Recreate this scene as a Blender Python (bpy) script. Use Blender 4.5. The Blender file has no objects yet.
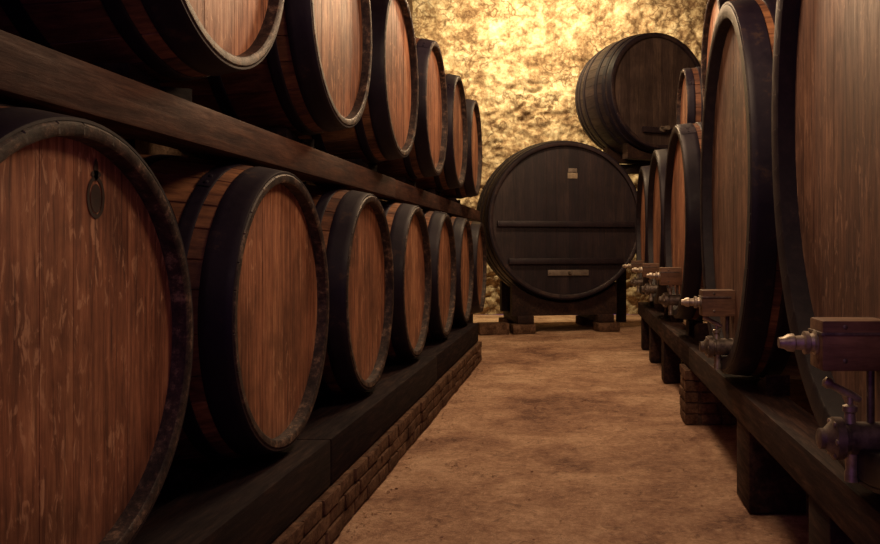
import bpy, bmesh, math, random
from mathutils import Vector, Matrix, noise
pi=math.pi
scene=bpy.context.scene
try:
    scene.view_settings.view_transform='Standard'
except Exception: pass

# ---------------------------------------------------------------- materials
class NT:
    def __init__(s,name):
        s.m=bpy.data.materials.new(name); s.m.use_nodes=True
        s.t=s.m.node_tree; s.n=s.t.nodes; s.b=s.n['Principled BSDF']
    def set(s,sock,v):
        if hasattr(v,'node') : s.t.links.new(v,sock)
        else: sock.default_value=v
    def coord(s,scale=(1,1,1),rnd=True):
        tc=s.n.new('ShaderNodeTexCoord'); mp=s.n.new('ShaderNodeMapping')
        mp.inputs['Scale'].default_value=scale
        if rnd:
            oi=s.n.new('ShaderNodeObjectInfo'); ad=s.n.new('ShaderNodeVectorMath'); ad.operation='ADD'
            mu=s.n.new('ShaderNodeMath'); mu.operation='MULTIPLY'; mu.inputs[1].default_value=37.0
            s.t.links.new(oi.outputs['Random'],mu.inputs[0])
            s.t.links.new(tc.outputs['Object'],ad.inputs[0]); s.t.links.new(mu.outputs[0],ad.inputs[1])
            s.t.links.new(ad.outputs[0],mp.inputs['Vector'])
        else: s.t.links.new(tc.outputs['Object'],mp.inputs['Vector'])
        return mp.outputs[0]
    def noise(s,vec,scale,detail=5,rough=.6,dist=0):
        n=s.n.new('ShaderNodeTexNoise'); s.set(n.inputs['Vector'],vec)
        n.inputs['Scale'].default_value=scale; n.inputs['Detail'].default_value=detail
        n.inputs['Roughness'].default_value=rough; n.inputs['Distortion'].default_value=dist
        return n.outputs[0]
    def ramp(s,f,stops):
        r=s.n.new('ShaderNodeValToRGB'); s.set(r.inputs[0],f)
        e=r.color_ramp.elements
        while len(e)<len(stops): e.new(.5)
        for i,(p,c) in enumerate(stops):
            e[i].position=p; e[i].color=(*c,1) if len(c)==3 else c
        return r.outputs[0]
    def mix(s,f,a,b,mode='MIX'):
        n=s.n.new('ShaderNodeMix'); n.data_type='RGBA'; n.blend_type=mode
        s.set(n.inputs[0],f)
        s.set(n.inputs[6],a if hasattr(a,'node') else (*a,1)); s.set(n.inputs[7],b if hasattr(b,'node') else (*b,1))
        return n.outputs[2]
    def math(s,op,a,b):
        n=s.n.new('ShaderNodeMath'); n.operation=op; s.set(n.inputs[0],a); s.set(n.inputs[1],b); return n.outputs[0]
    def attr(s,name):
        n=s.n.new('ShaderNodeAttribute'); n.attribute_name=name; return n.outputs['Fac']
    def bump(s,h,strength=.4,dist=.01):
        n=s.n.new('ShaderNodeBump'); s.set(n.inputs['Height'],h)
        n.inputs['Strength'].default_value=strength; n.inputs['Distance'].default_value=dist
        s.t.links.new(n.outputs[0],s.b.inputs['Normal'])
    def out(s,col=None,rough=None,metal=None,spec=None):
        if col is not None: s.set(s.b.inputs['Base Color'],col if hasattr(col,'node') else (*col,1))
        if rough is not None: s.set(s.b.inputs['Roughness'],rough)
        if metal is not None: s.set(s.b.inputs['Metallic'],metal)
        if spec is not None: s.b.inputs['Specular IOR Level'].default_value=spec
        return s.m

def wood(name,c0,c1,c2,stretch,rough=.5,useattr=True,bs=.35,sheen_fleck=None,spec=.35,av=.15):
    k=NT(name)
    v=k.coord(stretch)
    fine=k.noise(v,6,8,.68,.3)
    v2=k.coord(tuple(a*.35 for a in stretch))
    big=k.noise(v2,2.2,4,.6,1.4)
    g=k.math('ADD',k.math('MULTIPLY',fine,.62),k.math('MULTIPLY',big,.38))
    if useattr:
        g=k.math('ADD',g,k.math('MULTIPLY',k.math('SUBTRACT',k.attr('rnd'),.5),av))
    col=k.ramp(g,[(.35,c0),(.5,c1),(.66,c2)])
    st=k.noise(k.coord((1,1,1)),2.3,5,.7)
    col=k.mix(k.ramp(st,[(.35,(.6,.6,.6)),(.6,(0,0,0))]),col,tuple(a*.5 for a in c0))
    if sheen_fleck:
        fv=k.noise(k.coord((1.0,1.6,.55)),22,5,.62,.9)
        fm=k.ramp(fv,[(.56,(0,0,0)),(.64,(.6,.6,.6))])
        gate=k.ramp(k.noise(k.coord((1,1,.6)),2.6,3,.5),[(.42,(0,0,0)),(.58,(1,1,1))])
        col=k.mix(k.math('MULTIPLY',fm,gate),col,sheen_fleck)  # light flecks put the heads' specular sheen into the wood colour
        dk=k.noise(k.coord((3,9,.45)),7,4,.6,.6)
        col=k.mix(k.ramp(dk,[(.56,(0,0,0)),(.68,(.75,.75,.75))]),col,c0)
    k.bump(fine,bs,.004)
    return k.out(col,k.ramp(fine,[(.3,(rough+.15,)*3),(.7,(rough-.1,)*3)]),0,spec)
M_head=wood('oak_head_wood',(.085,.032,.022),(.31,.128,.070),(.55,.275,.15),(5,7,.55),.50,sheen_fleck=(.64,.37,.22),av=.09)
M_headR=wood('weathered_head_wood',(.050,.024,.020),(.145,.074,.050),(.30,.17,.108),(5,7,.55),.55,sheen_fleck=(.38,.23,.15),av=.08)
M_stave=wood('oak_stave_wood',(.045,.019,.015),(.15,.064,.035),(.36,.17,.08),(.7,6,6),.52)
M_dark=wood('dark_stave_wood',(.012,.008,.014),(.026,.016,.021),(.060,.037,.033),(.7,6,6),.42)
M_darkhead=wood('dark_head_wood',(.009,.006,.012),(.020,.012,.017),(.044,.028,.028),(5,7,.6),.48)
M_greyhead=wood('grey_head_wood',(.026,.016,.017),(.055,.036,.034),(.105,.07,.056),(5,7,.6),.5)
M_beam=wood('old_beam_wood',(.006,.004,.008),(.014,.008,.010),(.040,.020,.017),(6,.6,6),.8,False,.8,spec=.1)
M_beamR=wood('old_rack_wood',(.011,.007,.009),(.030,.015,.014),(.09,.045,.030),(6,.6,6),.7,False,.8,spec=.15)
M_beamx=wood('old_crossbeam_wood',(.012,.007,.009),(.03,.015,.013),(.07,.036,.024),(.6,6,6),.6,False,.8,spec=.2)
M_rail=wood('rail_wood',(.020,.010,.011),(.060,.027,.020),(.13,.060,.038),(6,.6,6),.65,False,.6,spec=.15)
M_block=wood('tap_block_wood',(.07,.040,.026),(.18,.10,.060),(.32,.19,.11),(.8,6,6),.5,False)

k=NT('black_iron_hoop')
v=k.coord(); n1=k.noise(v,9,6,.7); n2=k.noise(v,60,3,.6)
col=k.ramp(n1,[(.35,(.006,.004,.012)),(.6,(.011,.007,.016)),(.74,(.050,.028,.022))])
k.bump(n2,.25,.002); M_hoop=k.out(col,k.ramp(n1,[(.3,(.45,)*3),(.7,(.62,)*3)]),.0,.25)
k=NT('worn_lit_chime')
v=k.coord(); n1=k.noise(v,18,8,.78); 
col=k.ramp(n1,[(.42,(.010,.007,.010)),(.54,(.045,.029,.026)),(.68,(.24,.16,.11))])  # tan noise is wear plus light on the rims, put into the colour
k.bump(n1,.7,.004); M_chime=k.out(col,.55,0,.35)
k=NT('black_painted_chime')
v=k.coord(); n1=k.noise(v,18,8,.78); 
col=k.ramp(n1,[(.45,(.007,.005,.010)),(.62,(.016,.011,.015)),(.76,(.07,.045,.034))])
k.bump(n1,.5,.003); M_chimeR=k.out(col,.5,0,.3)
k=NT('nickel_brass'); v=k.coord(); n1=k.noise(v,30,4,.6)
M_brass=k.out(k.ramp(n1,[(.3,(.20,.165,.125)),(.7,(.54,.48,.39))]),.42,.65)
k=NT('dark_cast_metal'); v=k.coord(); n1=k.noise(v,30,4,.6)
M_metal=k.out(k.ramp(n1,[(.3,(.06,.050,.044)),(.7,(.24,.20,.165))]),.45,.5)
k=NT('burned_mark'); v=k.coord(); n1=k.noise(v,40,4,.6)
M_mark=k.out(k.ramp(n1,[(.3,(.012,.006,.006)),(.7,(.035,.014,.01))]),.6)
k=NT('paper_label'); v=k.coord(); n1=k.noise(v,20,4,.6)
M_paper=k.out(k.ramp(n1,[(.3,(.20,.15,.11)),(.7,(.34,.28,.20))]),.8)
k=NT('metal_plaque'); v=k.coord(); n1=k.noise(v,12,4,.6)
M_plaque=k.out(k.ramp(n1,[(.3,(.11,.09,.08)),(.7,(.22,.18,.15))]),.5,.3)

def stone(name,cols,scale=1.0,bs=1.0,crack=.25,stops=(.34,.46,.54,.66),fw=.55,aniso=(1,1,1)):
    k=NT(name); v=k.coord((1,1,1),False)
    w=k.noise(v,1.7*scale,7,.72,.2)
    fine=k.noise(v,9*scale,12,.78,.15)
    vo=k.n.new('ShaderNodeTexVoronoi'); vo.feature='DISTANCE_TO_EDGE'; vo.inputs['Scale'].default_value=2.7*scale
    wv=k.n.new('ShaderNodeVectorMath'); wv.operation='ADD'
    nc=k.n.new('ShaderNodeTexNoise'); nc.inputs['Scale'].default_value=4*scale; nc.inputs['Detail'].default_value=8
    k.t.links.new(v,nc.inputs['Vector'])
    sc=k.n.new('ShaderNodeVectorMath'); sc.operation='SCALE'; sc.inputs['Scale'].default_value=.6
    k.t.links.new(nc.outputs[1],sc.inputs[0]); k.t.links.new(v,wv.inputs[0]); k.t.links.new(sc.outputs[0],wv.inputs[1])
    mp=k.n.new('ShaderNodeMapping'); mp.inputs['Scale'].default_value=aniso
    k.t.links.new(wv.outputs[0],mp.inputs['Vector']); k.t.links.new(mp.outputs[0],vo.inputs['Vector'])
    edge=k.ramp(vo.outputs['Distance'],[(.0,(0,0,0)),(.10,(1,1,1))])
    f=k.math('ADD',k.math('MULTIPLY',fine,fw),k.math('MULTIPLY',w,1-fw))
    col=k.ramp(f,[(p,c) for p,c in zip(stops,cols)])
    gate=k.ramp(k.noise(v,1.1*scale,4,.6),[(.46,(1,1,1)),(.56,(.0,.0,.0))])
    col=k.mix(k.math('MULTIPLY',k.math('SUBTRACT',crack,k.math('MULTIPLY',edge,crack)),gate),col,cols[0])
    h=k.math('ADD',k.math('MULTIPLY',edge,.10),fine)
    k.bump(h,bs,.05)
    return k.out(col,.95,0,.1)
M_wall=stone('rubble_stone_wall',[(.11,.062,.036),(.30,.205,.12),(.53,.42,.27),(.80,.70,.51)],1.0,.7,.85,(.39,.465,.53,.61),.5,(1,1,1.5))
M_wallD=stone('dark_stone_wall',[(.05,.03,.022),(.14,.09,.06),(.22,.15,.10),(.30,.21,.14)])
M_brick=stone('old_brick',[(.03,.017,.014),(.08,.044,.030),(.15,.088,.058),(.27,.17,.115)],2.5,.5)
M_mortar=stone('mortar',[(.05,.033,.026),(.08,.052,.038),(.12,.08,.058),(.17,.12,.085)],3,.5)
k=NT('worn_cellar_floor'); v=k.coord((1,1,1),False)
a=k.noise(v,.8,6,.65,.4); b=k.noise(v,3.2,14,.82,.2); c=k.noise(v,30,7,.8)
f=k.math('ADD',k.math('MULTIPLY',a,.38),k.math('ADD',k.math('MULTIPLY',b,.37),k.math('MULTIPLY',c,.25)))
col=k.ramp(f,[(.41,(.20,.100,.070)),(.465,(.43,.245,.160)),(.52,(.62,.39,.255)),(.58,(.85,.60,.41))])
sp=k.noise(v,7,10,.85,.6)
col=k.mix(k.ramp(sp,[(.56,(0,0,0)),(.61,(.7,.7,.7))]),col,(.17,.085,.060))
sp2=k.noise(v,20,8,.85,.5)
col=k.mix(k.ramp(sp2,[(.57,(0,0,0)),(.62,(.55,.55,.55))]),col,(.88,.66,.47))
k.bump(k.math('ADD',b,k.math('MULTIPLY',c,.6)),.8,.07)
M_floor=k.out(col,k.ramp(a,[(.4,(.6,)*3),(.6,(.85,)*3)]),0,.3)

# ---------------------------------------------------------------- mesh helpers
def finish(bm,name,mats,loc=(0,0,0),rotz=0,smooth_angle=35):
    bmesh.ops.recalc_face_normals(bm,faces=bm.faces)
    me=bpy.data.meshes.new(name); bm.to_mesh(me); bm.free()
    for m in mats: me.materials.append(m)
    for p in me.polygons: p.use_smooth=True
    try: me.set_sharp_from_angle(angle=math.radians(smooth_angle))
    except Exception: pass
    ob=bpy.data.objects.new(name,me); ob.location=loc; ob.rotation_euler=(0,0,rotz)
    scene.collection.objects.link(ob); return ob

def box(bm,lo,hi,mat=0,bev=0.0,jit=0.0,rnd=None):
    lo=Vector(lo);hi=Vector(hi)
    mtx=Matrix.Translation((lo+hi)/2)@Matrix.Diagonal((*(hi-lo),1))
    r=bmesh.ops.create_cube(bm,size=1,matrix=mtx)
    vs=r['verts']
    if jit:
        for v in vs: v.co+=Vector([random.uniform(-jit,jit) for _ in range(3)])
    fs=list({f for v in vs for f in v.link_faces})
    if bev:
        es=list({e for v in vs for e in v.link_edges})
        rr=bmesh.ops.bevel(bm,geom=es,offset=bev,segments=2,affect='EDGES',profile=.6)
        fs=list(set([f for f in fs if f.is_valid])|set(rr['faces']))
        vs2={v for f in fs for v in f.verts}; fs=list({f for v in vs2 for f in v.link_faces})
    for f in fs: f.material_index=mat
    return fs

def lathe(bm,prof,origin,axis,seg=20,mat=0):
    o=Vector(origin);a=Vector(axis).normalized()
    u=a.orthogonal().normalized(); w=a.cross(u)
    rings=[]
    for t,r in prof:
        rings.append([bm.verts.new(o+a*t+(u*math.cos(2*pi*i/seg)+w*math.sin(2*pi*i/seg))*max(r,1e-4)) for i in range(seg)])
    for A,B in zip(rings,rings[1:]):
        for i in range(seg):
            f=bm.faces.new((A[i],A[(i+1)%seg],B[(i+1)%seg],B[i])); f.material_index=mat
    f=bm.faces.new(rings[0][::-1]); f.material_index=mat
    f=bm.faces.new(rings[-1]); f.material_index=mat

def tap_assembly(bm,hx,z_block,z_valve,blk,brass,metal,s=1.0):
    box(bm,(hx-.005,-.065*s,z_block-.075*s),(.115,.065*s,z_block+.07*s),blk,.008)
    box(bm,(hx+.02,-.069*s,z_block+.028),(.119,.069*s,z_block+.036),metal,.001)
    for zz in (-.045,.052):
        lathe(bm,[(0,.007),(.003,.007),(.005,.004)],(.05,.064*s,z_block+zz*s),(0,1,0),10,metal)
        lathe(bm,[(0,.007),(.003,.007),(.005,.004)],(.05,-.064*s,z_block+zz*s),(0,-1,0),10,metal)
    lathe(bm,[(0,.036),(.010,.036),(.014,.028),(.024,.026),(.028,.034),(.040,.034),(.044,.022),(.066,.020),(.071,.027),(.088,.025),(.098,.018),(.114,.015)],
          (.11,0,z_block),(1,0,0),20,brass)
    lathe(bm,[(0,.048),(.10,.048),(.105,.043),(.115,.043),(.12,.062),(.145,.062),(.15,.05),(.17,.03),(.185,.03),(.19,.02)],
          (hx-.005,0,z_valve),(1,0,0),24,metal)
    for i in range(6):
        an=i*pi/3
        lathe(bm,[(0,.009),(.008,.009),(.01,.005)],(hx+.138,.052*math.cos(an),z_valve+.052*math.sin(an)),(1,0,0),6,brass)
    lathe(bm,[(0,.022),(.03,.02),(.05,.017),(.06,.021),(.085,.021)],(hx+.085,0,z_valve-.04),(0,0,-1),14,brass)
    lathe(bm,[(0,.018),(.03,.016),(.035,.022),(.05,.022),(.055,.01),(.075,.01)],(hx+.09,0,z_valve+.045),(0,0,1),14,brass)
    lathe(bm,[(0,.010),(.03,.014),(.09,.011),(.10,.017),(.115,.015),(.12,.004)],(hx+.06,.0,z_valve+.112),(.85,-.1,.45),10,brass)
    lathe(bm,[(0,.012),(z_block-z_valve-.11,.012)],(hx+.03,0,z_valve+.04),(0,0,1),10,metal)

def barrel(name,loc,rotz,ry,rz,L,bulge=1.15,nst=28,hoops=((.004,.115),(.17,.225),(.45,.51)),head_in=.05,chime=.040,
           planks=9,mats=None,seed=0,tap=None,bars=None,emblem=False,hoop_t=.005,gap=.0006):
    R=random.Random(seed); bm=bmesh.new(); fl=bm.faces.layers.float.new('rnd')
    def kk(s): return 1+(bulge-1)*(1-(2*s/L-1)**2)
    def pt(s,a,off=0.0,k=None):
        k=kk(min(max(s,0),L)) if k is None else k
        return Vector((-s,(ry*k+off)*math.cos(a),(rz*k+off)*math.sin(a)))
    ns=14
    ss=[.012]+[L*i/ns for i in range(1,ns)]+[L-.012]
    widths=[R.uniform(.75,1.25) for _ in range(nst)]; tot=sum(widths); ang=0; A=[]
    for w in widths: A.append((ang,w*2*pi/tot)); ang+=w*2*pi/tot
    cols=[];rn=[]
    for (a0,da) in A:
        e=.004/max(ry,rz); r=R.random()
        for aa,of in ((a0,-.006),(a0+e,0),(a0+da*.5,0),(a0+da-e,0)):
            cols.append((aa,of)); rn.append(r)
    grid=[[bm.verts.new(pt(s,a,of)) for a,of in cols] for s in ss]
    n=len(cols)
    for i in range(len(ss)-1):
        for j in range(n):
            f=bm.faces.new((grid[i][j],grid[i][(j+1)%n],grid[i+1][(j+1)%n],grid[i+1][j])); f.material_index=0; f[fl]=rn[j]
    for side in (0,1):
        sg=(lambda s: s) if side==0 else (lambda s: L-s)
        prev=grid[0] if side==0 else grid[-1]
        k0=kk(0)
        for (s,off,notch) in ((0,-.010,1),(0,-chime+.008,1),(.006,-chime,0),(head_in+.02,-chime-.002,0)):
            ring=[]
            for a,of in cols:
                p=pt(sg(s),a,off+(of*.4 if notch else 0),k0); 
                ring.append(bm.verts.new(p))
            for j in range(n):
                f=bm.faces.new((prev[j],prev[(j+1)%n],ring[(j+1)%n],ring[j])); f.material_index=3; f[fl]=rn[j]
            prev=ring
        xb=-sg(head_in+.014)
        a_=ry-chime+.004; b_=rz-chime+.004
        vs=[bm.verts.new((xb,a_*math.cos(2*pi*i/64),b_*math.sin(2*pi*i/64))) for i in range(64)]
        f=bm.faces.new(vs); f.material_index=3; f[fl]=0
        pw=[R.uniform(.75,1.2) for _ in range(planks)]; T=sum(pw); y=-a_
        for w in pw:
            y1=y+w*2*a_/T; r=R.random(); xo=-sg(head_in+R.uniform(-.0008,.0008))
            g=gap; m=8
            ys=[y+g+(y1-y-2*g)*i/m for i in range(m+1)]
            top=[];bot=[]
            for q in ys:
                z=b_*math.sqrt(max(1-(q/a_)**2,0.00002))
                top.append(bm.verts.new((xo,q,z))); bot.append(bm.verts.new((xo,q,-z)))
            for i in range(m):
                f=bm.faces.new((top[i],top[i+1],bot[i+1],bot[i])); f.material_index=2; f[fl]=r
            for t2,b2 in ((top[0],bot[0]),(top[-1],bot[-1])):
                dx=-.012 if side==0 else .012
                c1=bm.verts.new(t2.co+Vector((dx,0,0))); c2=bm.verts.new(b2.co+Vector((dx,0,0)))
                f=bm.faces.new((t2,b2,c2,c1)); f.material_index=2; f[fl]=r*.5
            y=y1
    hs=[]
    for (s0,s1) in hoops: hs+= [(s0,s1),(L-s1,L-s0)]
    for (s0,s1) in hs:
        seg=96; prof=[(s0,-.004),(s0,hoop_t*.7),(s0+.003,hoop_t)]
        for i in range(1,4): prof.append((s0+(s1-s0)*i/4,hoop_t))
        prof+=[(s1-.003,hoop_t),(s1,hoop_t*.7),(s1,-.004)]
        rings=[[bm.verts.new(pt(s,2*pi*j/seg,o)) for j in range(seg)] for s,o in prof]
        for A1,B1 in zip(rings,rings[1:]):
            for j in range(seg):
                f=bm.faces.new((A1[j],A1[(j+1)%seg],B1[(j+1)%seg],B1[j])); f.material_index=1
        la=R.uniform(.5,2.6)
        rr=[[bm.verts.new(pt(s,la+.02*j,hoop_t+.004)) for j in range(9)] for s in (s0+.002,(s0+s1)/2,s1-.002)]
        for A1,B1 in zip(rr,rr[1:]):
            for j in range(8):
                f=bm.faces.new((A1[j],A1[j+1],B1[j+1],B1[j])); f.material_index=1
        for j in (2,6):
            p=pt((s0+s1)/2,la+.02*j,hoop_t+.003); nrm=Vector((0,math.cos(la+.02*j)/ry,math.sin(la+.02*j)/rz))
            lathe(bm,[(0,.010),(.004,.009),(.007,.004)],p,nrm,8,1)
    hx=-head_in
    if tap: tap_assembly(bm,hx,tap[0],tap[1],4,5,6)
    if bars:
        for (zc,hw,hh) in bars:
            box(bm,(hx-.002,-hw,zc-hh),(hx+.075,hw,zc+hh),0,.012)
    if emblem:
        cy,cz=.12,.395; x=hx+.0022
        def ringm(ry1,rz1,ry2,rz2,cy,cz):
            N=28
            o=[bm.verts.new((x,cy+ry1*math.cos(2*pi*i/N),cz+rz1*math.sin(2*pi*i/N))) for i in range(N)]
            q=[bm.verts.new((x,cy+ry2*math.cos(2*pi*i/N),cz+rz2*math.sin(2*pi*i/N))) for i in range(N)]
            for i in range(N):
                f=bm.faces.new((o[i],o[(i+1)%N],q[(i+1)%N],q[i])); f.material_index=7
        ringm(.040,.056,.029,.045,cy,cz)
        ringm(.024,.038,.001,.001,cy,cz-.003)
        ringm(.010,.030,.001,.001,cy,cz+.072)
        ringm(.022,.010,.001,.001,cy,cz+.060)
    return finish(bm,name,mats,loc,rotz,40)

# ---------------------------------------------------------------- left rows
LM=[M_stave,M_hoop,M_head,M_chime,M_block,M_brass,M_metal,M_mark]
D=1.204; HR=.575; BL=1.5
for i in range(7):
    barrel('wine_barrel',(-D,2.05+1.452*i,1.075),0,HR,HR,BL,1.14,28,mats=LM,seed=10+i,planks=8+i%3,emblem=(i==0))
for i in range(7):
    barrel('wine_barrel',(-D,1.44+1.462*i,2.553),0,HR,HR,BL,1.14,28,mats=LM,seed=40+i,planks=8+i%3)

random.seed(3)
def longbeam(bm,x0,x1,y0,y1,z0,z1,mat,segs=1):
    L=(y1-y0)/segs
    for i in range(segs):
        box(bm,(x0+random.uniform(-.006,.006),y0+L*i+.003,z0),(x1+random.uniform(-.006,.006),y0+L*(i+1)-.003,z1),mat,.014)
def wedge(bm,X0,X1,y0,sgn,w,z0,zl,zh):
    vs=[]
    for X in (X0,X1):
        for (a,z) in ((0,z0),(sgn*w,z0),(sgn*w,zh),(0,zl)):
            vs.append(bm.verts.new((X,y0+a,z)))
    for q in ((0,1,2,3),(4,5,6,7),(0,1,5,4),(1,2,6,5),(2,3,7,6),(3,0,4,7)):
        bm.faces.new([vs[t] for t in q])
bm=bmesh.new()
longbeam(bm,-1.42,-1.13,.9,9.75,.235,.450,0,3)
longbeam(bm,-1.62,-1.44,.9,11.75,.235,.428,0,3)
longbeam(bm,-2.62,-2.36,.9,11.75,.235,.434,0,3)
for yy in [1.6+1.452*i for i in range(8)]:
    box(bm,(-2.36,yy-.3,.24),(-1.62,yy-.14,.38),0,.01)
for i in range(7):
    for sgn in (-1,1):
        for xx in (-1.58,-2.58):
            wedge(bm,xx,xx+.12,2.05+1.452*i+sgn*.26,sgn,.17,.426,.462,.53)
finish(bm,'barrel_rack',[M_beam])
bm=bmesh.new()
longbeam(bm,-1.50,-1.34,.6,11.8,1.705,1.850,0,2)
longbeam(bm,-2.56,-2.40,.6,11.8,1.705,1.850,0,2)
for i in range(7):
    for sgn in (-1,1):
        for xx in (-1.56,-2.55):
            f0=len(bm.faces)
            wedge(bm,xx,xx+.12,1.44+1.462*i+sgn*.02,sgn,.20,1.848,1.905,1.935)
            bm.faces.ensure_lookup_table()
            for q in range(f0,len(bm.faces)): bm.faces[q].material_index=1
finish(bm,'barrel_rail',[M_rail,M_beam])

def bricks(bm,x0,x1,y0,y1,z0,z1,bl=.25,bh=.068):
    g=.010
    box(bm,(x0+.012,y0+.012,z0),(x1-.012,y1-.012,z1-.006),1)
    nz=max(1,round((z1-z0)/(bh+g))); h=(z1-z0)/nz
    for k_ in range(nz):
        za=z0+h*k_+g*.5; zb=z0+h*(k_+1)-g*.5
        y=y0-(bl*.5 if k_%2 else 0)
        while y<y1-.01:
            a=max(y,y0); b=min(y+bl-g,y1)
            if b-a>.03:
                j=random.uniform(-.006,.006)
                box(bm,(x1-.11,a,za),(x1+j,b,zb),0,.006,.003)
                if (y1-y0)<1: box(bm,(x0-j,a,za),(x0+.10,b,zb),0,.006,.003)
            y+=bl*random.uniform(.92,1.06)
        if (x1-x0)<3:
            x=x0-(0 if k_%2 else bl*.5)
            while x<x1-.12:
                a=max(x,x0+.1); b=min(x+bl-g,x1-.12)
                if b-a>.03:
                    box(bm,(a,y0-random.uniform(0,.006),za),(b,y0+.1,zb),0,.006,.003)
                    box(bm,(a,y1-.1,za),(b,y1+random.uniform(0,.006),zb),0,.006,.003)
                x+=bl
bm=bmesh.new(); random.seed(8)
bricks(bm,-1.55,-1.10,.9,9.8,0,.232)
bricks(bm,-2.75,-1.56,.9,11.85,0,.232)
finish(bm,'brick_plinth',[M_brick,M_mortar])

# ---------------------------------------------------------------- right casks
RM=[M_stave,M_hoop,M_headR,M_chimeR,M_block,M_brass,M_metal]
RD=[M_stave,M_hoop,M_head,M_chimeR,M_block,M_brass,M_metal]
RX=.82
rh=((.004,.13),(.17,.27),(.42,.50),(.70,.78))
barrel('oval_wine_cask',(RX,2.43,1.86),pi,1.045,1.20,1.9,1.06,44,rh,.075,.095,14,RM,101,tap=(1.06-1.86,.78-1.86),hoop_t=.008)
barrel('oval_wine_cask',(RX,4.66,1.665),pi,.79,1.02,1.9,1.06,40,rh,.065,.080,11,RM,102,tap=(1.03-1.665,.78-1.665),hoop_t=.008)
for i,(yc) in enumerate((6.90,8.68,10.42)):
    barrel('wine_cask',(RX,yc,1.55),pi,.77,.79,1.9,1.08,36,rh,.06,.06,10,RD,110+i,tap=(1.10-1.55,.90-1.55),hoop_t=.007)
for (x,y,z,r) in ((1.0,7.80,2.58,.42),(.96,5.90,2.70,.44),(.93,4.80,3.34,.47)):
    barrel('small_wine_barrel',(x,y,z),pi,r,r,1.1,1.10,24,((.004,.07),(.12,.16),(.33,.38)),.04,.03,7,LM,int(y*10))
random.seed(5)
bm=bmesh.new()
longbeam(bm,.86,1.07,1.2,11.4,.42,.586,0,2)
longbeam(bm,2.3,2.5,1.2,11.4,.42,.586,0,2)
for (ya,yb,xw) in ((2.85,3.12,.29),(4.17,4.50,.29),(8.18,8.42,.17),(9.6,9.8,.17),(10.8,11.0,.17),(1.5,1.75,.29)):
    box(bm,(.875,ya,0),(.875+xw,yb,.425),0,.012)
    box(bm,(2.3,ya,0),(2.3+xw,yb,.425),0,.012)
for yc,w,zl,zh in ((2.4,.3,.62,.68),(4.66,.25,.62,.69),(6.9,.15,.70,.74),(8.68,.15,.70,.74),(10.42,.15,.70,.74)):
    for sgn in (-1,1):
        for xx in (.97,2.32):
            wedge(bm,xx,xx+.12,yc+sgn*w,sgn,.2,.584,zl,zh)
finish(bm,'cask_rack',[M_beamR])
bm=bmesh.new(); random.seed(9)
bricks(bm,.83,1.22,6.25,6.62,0,.415)
bricks(bm,2.25,2.6,6.25,6.62,0,.415)
finish(bm,'brick_pier',[M_brick,M_mortar])

# ---------------------------------------------------------------- big casks at the end
TM=[M_dark,M_hoop,M_darkhead,M_dark,M_block,M_brass,M_metal,M_mark]
a1=math.radians(-76)
t1=barrel('giant_wine_cask',(-.12,13.0,1.76),a1,1.23,1.23,1.55,1.06,46,((.005,.10),(.16,.26),(.42,.52),(.66,.74)),.07,.06,13,TM,201,
   bars=((-.06,1.10,.045),(-.64,.92,.045)),hoop_t=.01)
T2M=[M_dark,M_hoop,M_greyhead,M_dark,M_block,M_brass,M_metal,M_mark]
a2=math.radians(-62); P2=(1.45,14.0,3.97)
t2=barrel('giant_wine_cask',P2,a2,.97,.97,1.25,1.07,38,((.005,.10),(.16,.24),(.38,.46)),.07,.06,11,T2M,202,
   hoop_t=.01,bars=((-.66,.34,.05),))
bm=bmesh.new()
box(bm,(-.071,.02,.66),(-.060,.18,.75),0,.002); box(bm,(-.071,.03,.755),(-.055,.17,.82),1,.003)
lb=finish(bm,'cask_label',[M_paper,M_plaque]); lb.parent=t1
bm=bmesh.new()
box(bm,(-.072,-.30,-.87),(-.045,.36,-.78),0,.006)
for y in (-.26,.32): lathe(bm,[(0,.014),(.008,.012)],(-.046,y,-.825),(1,0,0),8,1)
lathe(bm,[(0,.03),(.03,.026),(.05,.018)],(-.046,.05,-.825),(1,0,0),12,1)
pl=finish(bm,'cask_plaque',[M_plaque,M_metal]); pl.parent=t1
bm=bmesh.new()
lathe(bm,[(0,.05),(.05,.05),(.055,.03),(.16,.028),(.165,.04),(.2,.035)],(0.0,.02,-.64),(1,0,0),14,0)
lathe(bm,[(0,.014),(.18,.012)],(.10,-.07,-.62),(0,1,.1),8,0)
bg=finish(bm,'cask_bung',[M_plaque]); bg.parent=t2
def saddle(bm,s0,s1,hw,zb,R,mat=0):
    N=18
    yy=[-hw+2*hw*i/N for i in range(N+1)]
    top=[(y,-math.sqrt(R*R-y*y)) for y in yy]
    loops=[]
    for s in (s0,s1):
        t=[bm.verts.new((-s,y,z)) for y,z in top]; b=[bm.verts.new((-s,y,zb)) for y in yy]
        for i in range(N):
            f=bm.faces.new((t[i],t[i+1],b[i+1],b[i])); f.material_index=mat
        loops.append((t,b))
    (t,b),(T,B)=loops
    for i in range(N):
        for P,Q in ((t,T),(b,B)):
            f=bm.faces.new((P[i],P[i+1],Q[i+1],Q[i])); f.material_index=mat
    for i in (0,N):
        f=bm.faces.new((t[i],b[i],B[i],T[i])); f.material_index=mat
bm=bmesh.new()
saddle(bm,.14,.34,.85,-1.50,1.30); saddle(bm,1.2,1.4,.85,-1.50,1.30)
box(bm,(-1.45,-.78,-1.615),(-.05,-.52,-1.495),0,.01); box(bm,(-1.45,.52,-1.615),(-.05,.78,-1.495),0,.01)
ob=finish(bm,'cask_cradle',[M_beamx],(-.12,13.0,1.76),a1)
bm=bmesh.new(); random.seed(12)
for y in (-.86,.50):
    for s in (-.02,1.1):
        box(bm,(-s-.38,y,-1.76),(-s,y+.36,-1.622),0,.02,.003)
box(bm,(-.4,-1.38,-1.76),(0.02,-.92,-1.60),0,.02,.012)
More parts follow.
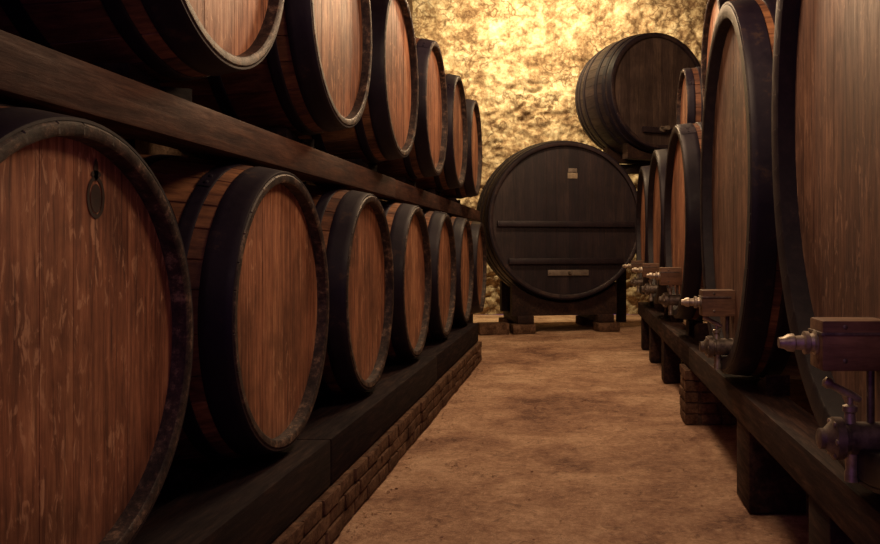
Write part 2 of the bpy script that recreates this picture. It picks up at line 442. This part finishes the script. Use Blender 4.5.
ob=finish(bm,'stone_footing',[M_brick],(-.12,13.0,1.76),a1)
bm=bmesh.new()
box(bm,(1.30,13.75,2.66),(2.92,13.95,2.82),0,.012); box(bm,(.72,14.85,2.66),(2.92,15.05,2.82),0,.012)
box(bm,(1.32,13.76,0),(1.50,13.94,2.665),0,.012); box(bm,(.74,14.86,0),(.92,15.04,2.665),0,.012)
box(bm,(2.6,13.76,0),(2.78,13.94,2.665),0,.012); box(bm,(2.6,14.86,0),(2.78,15.04,2.665),0,.012)
ob=finish(bm,'timber_platform',[M_beamx])
bm=bmesh.new()
saddle(bm,.18,.34,.55,-1.145,1.045); saddle(bm,.84,1.0,.55,-1.145,1.045)
ob=finish(bm,'cask_cradle',[M_beamx],P2,a2)

# ---------------------------------------------------------------- room shell
def relief(name,o,u,v,nrm,wu,wv,step,amp,mat,sc=1.0,cell=1.6,fineamp=0):
    bm=bmesh.new(); o=Vector(o);u=Vector(u);v=Vector(v);nrm=Vector(nrm)
    nu=int(wu/step);nv=int(wv/step)
    g=[]
    for i in range(nu+1):
        row=[]
        for j in range(nv+1):
            p=o+u*(wu*i/nu)+v*(wv*j/nv)
            q=p*sc
            d=noise.fractal(q*1.3,1.0,2.0,6)*.5+noise.fractal(q*4.5+Vector((9,2,4)),.6,2.0,4)*.35
            wq=Vector((noise.noise(q*3),noise.noise(q*3+Vector((5,5,5))),noise.noise(q*3+Vector((11,3,8)))))*.5
            dd,_=noise.voronoi(Vector((q.x*2.0,q.y*2.0,q.z*3.2))+wq)
            d+=min((dd[1]-dd[0])*cell,.5)
            d+=noise.fractal(q*9,.4,2.0,3)*fineamp
            row.append(bm.verts.new(p+nrm*(amp*d)))
        g.append(row)
    for i in range(nu):
        for j in range(nv): bm.faces.new((g[i][j],g[i+1][j],g[i+1][j+1],g[i][j+1]))
    return finish(bm,name,[mat],smooth_angle=80)
H=6.6; XL=-3.25; XR=3.1; YB=16.5; YF=-.8
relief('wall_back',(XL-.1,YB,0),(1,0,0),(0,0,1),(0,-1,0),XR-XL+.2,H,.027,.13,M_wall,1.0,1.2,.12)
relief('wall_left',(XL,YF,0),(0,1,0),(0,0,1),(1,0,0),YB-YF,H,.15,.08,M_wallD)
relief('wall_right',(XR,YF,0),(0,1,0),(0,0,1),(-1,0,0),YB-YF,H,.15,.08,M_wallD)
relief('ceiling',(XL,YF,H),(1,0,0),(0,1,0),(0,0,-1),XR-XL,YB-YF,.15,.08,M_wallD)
bm=bmesh.new(); nx,ny=130,330
g=[[None]*(ny+1) for _ in range(nx+1)]
for i in range(nx+1):
    for j in range(ny+1):
        x=XL-.1+(XR-XL+.2)*i/nx; y=YF+(YB-YF+.1)*j/ny
        z=noise.fractal(Vector((x*1.2,y*1.2,0)),1,2,5)*.010+noise.fractal(Vector((x*6,y*6,3)),.6,2,3)*.007-.010
        g[i][j]=bm.verts.new((x,y,z))
for i in range(nx):
    for j in range(ny): bm.faces.new((g[i][j],g[i+1][j],g[i+1][j+1],g[i][j+1]))
finish(bm,'floor',[M_floor],smooth_angle=80)
bm=bmesh.new(); random.seed(21)
for i in range(420):
    y=random.uniform(3,12.6)
    if random.random()<.5: x=-1.08+abs(random.gauss(0,.06))
    else: x=random.uniform(-1.0,.85)
    s=random.uniform(.002,.009)
    r=bmesh.ops.create_icosphere(bm,subdivisions=1,radius=s,matrix=Matrix.Translation((x,y,s*.1-.003))@Matrix.Rotation(random.random()*6,4,'Z')@Matrix.Diagonal((1.3,.8,.6,1)))
    for v in r['verts']: v.co+=Vector([random.uniform(-s,s)*.25 for _ in range(3)])
finish(bm,'floor_gravel',[M_floor])

# ---------------------------------------------------------------- lights
def lamp(loc,power,col,rad=.2,name='unseen_aisle_light'):  # unseen point lights, placed in the aisle to light barrel heads
    l=bpy.data.lights.new(name,'POINT'); l.energy=power; l.color=col; l.shadow_soft_size=rad
    o=bpy.data.objects.new(name,l); o.location=loc; scene.collection.objects.link(o)
def spot(name,loc,target,power,col,ang=100,blend=.8,rad=.15):
    l=bpy.data.lights.new(name,'SPOT'); l.energy=power; l.color=col; l.spot_size=math.radians(ang); l.spot_blend=blend; l.shadow_soft_size=rad
    o=bpy.data.objects.new(name,l); o.location=loc
    o.rotation_euler=(Vector(target)-Vector(loc)).to_track_quat('-Z','Y').to_euler(); scene.collection.objects.link(o)
W=(1.0,.65,.39)
lamp((.15,3.4,3.0),82,W,.3)
lamp((-.05,6.6,3.9),220,W,.3)
lamp((-.05,10.4,4.7),330,(1,.68,.38),.3)
lamp((-.25,.3,2.9),18,W,.3)  # added warm fill near the camera for taps and blocks, no fixture
spot('wall_spot',(-1.5,13.8,6.25),(-.7,16.5,4.3),1150,(1,.77,.42),140,.8,.08)
spot('wall_spot',(.6,14.6,6.35),(.6,16.5,4.4),220,(1,.73,.40),130,.8,.08)
w=bpy.data.worlds.new('World'); scene.world=w; w.use_nodes=True
w.node_tree.nodes['Background'].inputs[0].default_value=(.26,.09,.38,1)
w.node_tree.nodes['Background'].inputs[1].default_value=.45

# ---------------------------------------------------------------- camera
cam=bpy.data.cameras.new('camera'); co=bpy.data.objects.new('camera',cam); scene.collection.objects.link(co)
co.location=(0,0,1.34); co.rotation_euler=(pi/2,0,0)
cam.sensor_width=36; cam.sensor_fit='HORIZONTAL'; cam.lens=830*36/880
cam.shift_x=-135/880; cam.shift_y=-25/880; cam.clip_start=.05
scene.camera=co
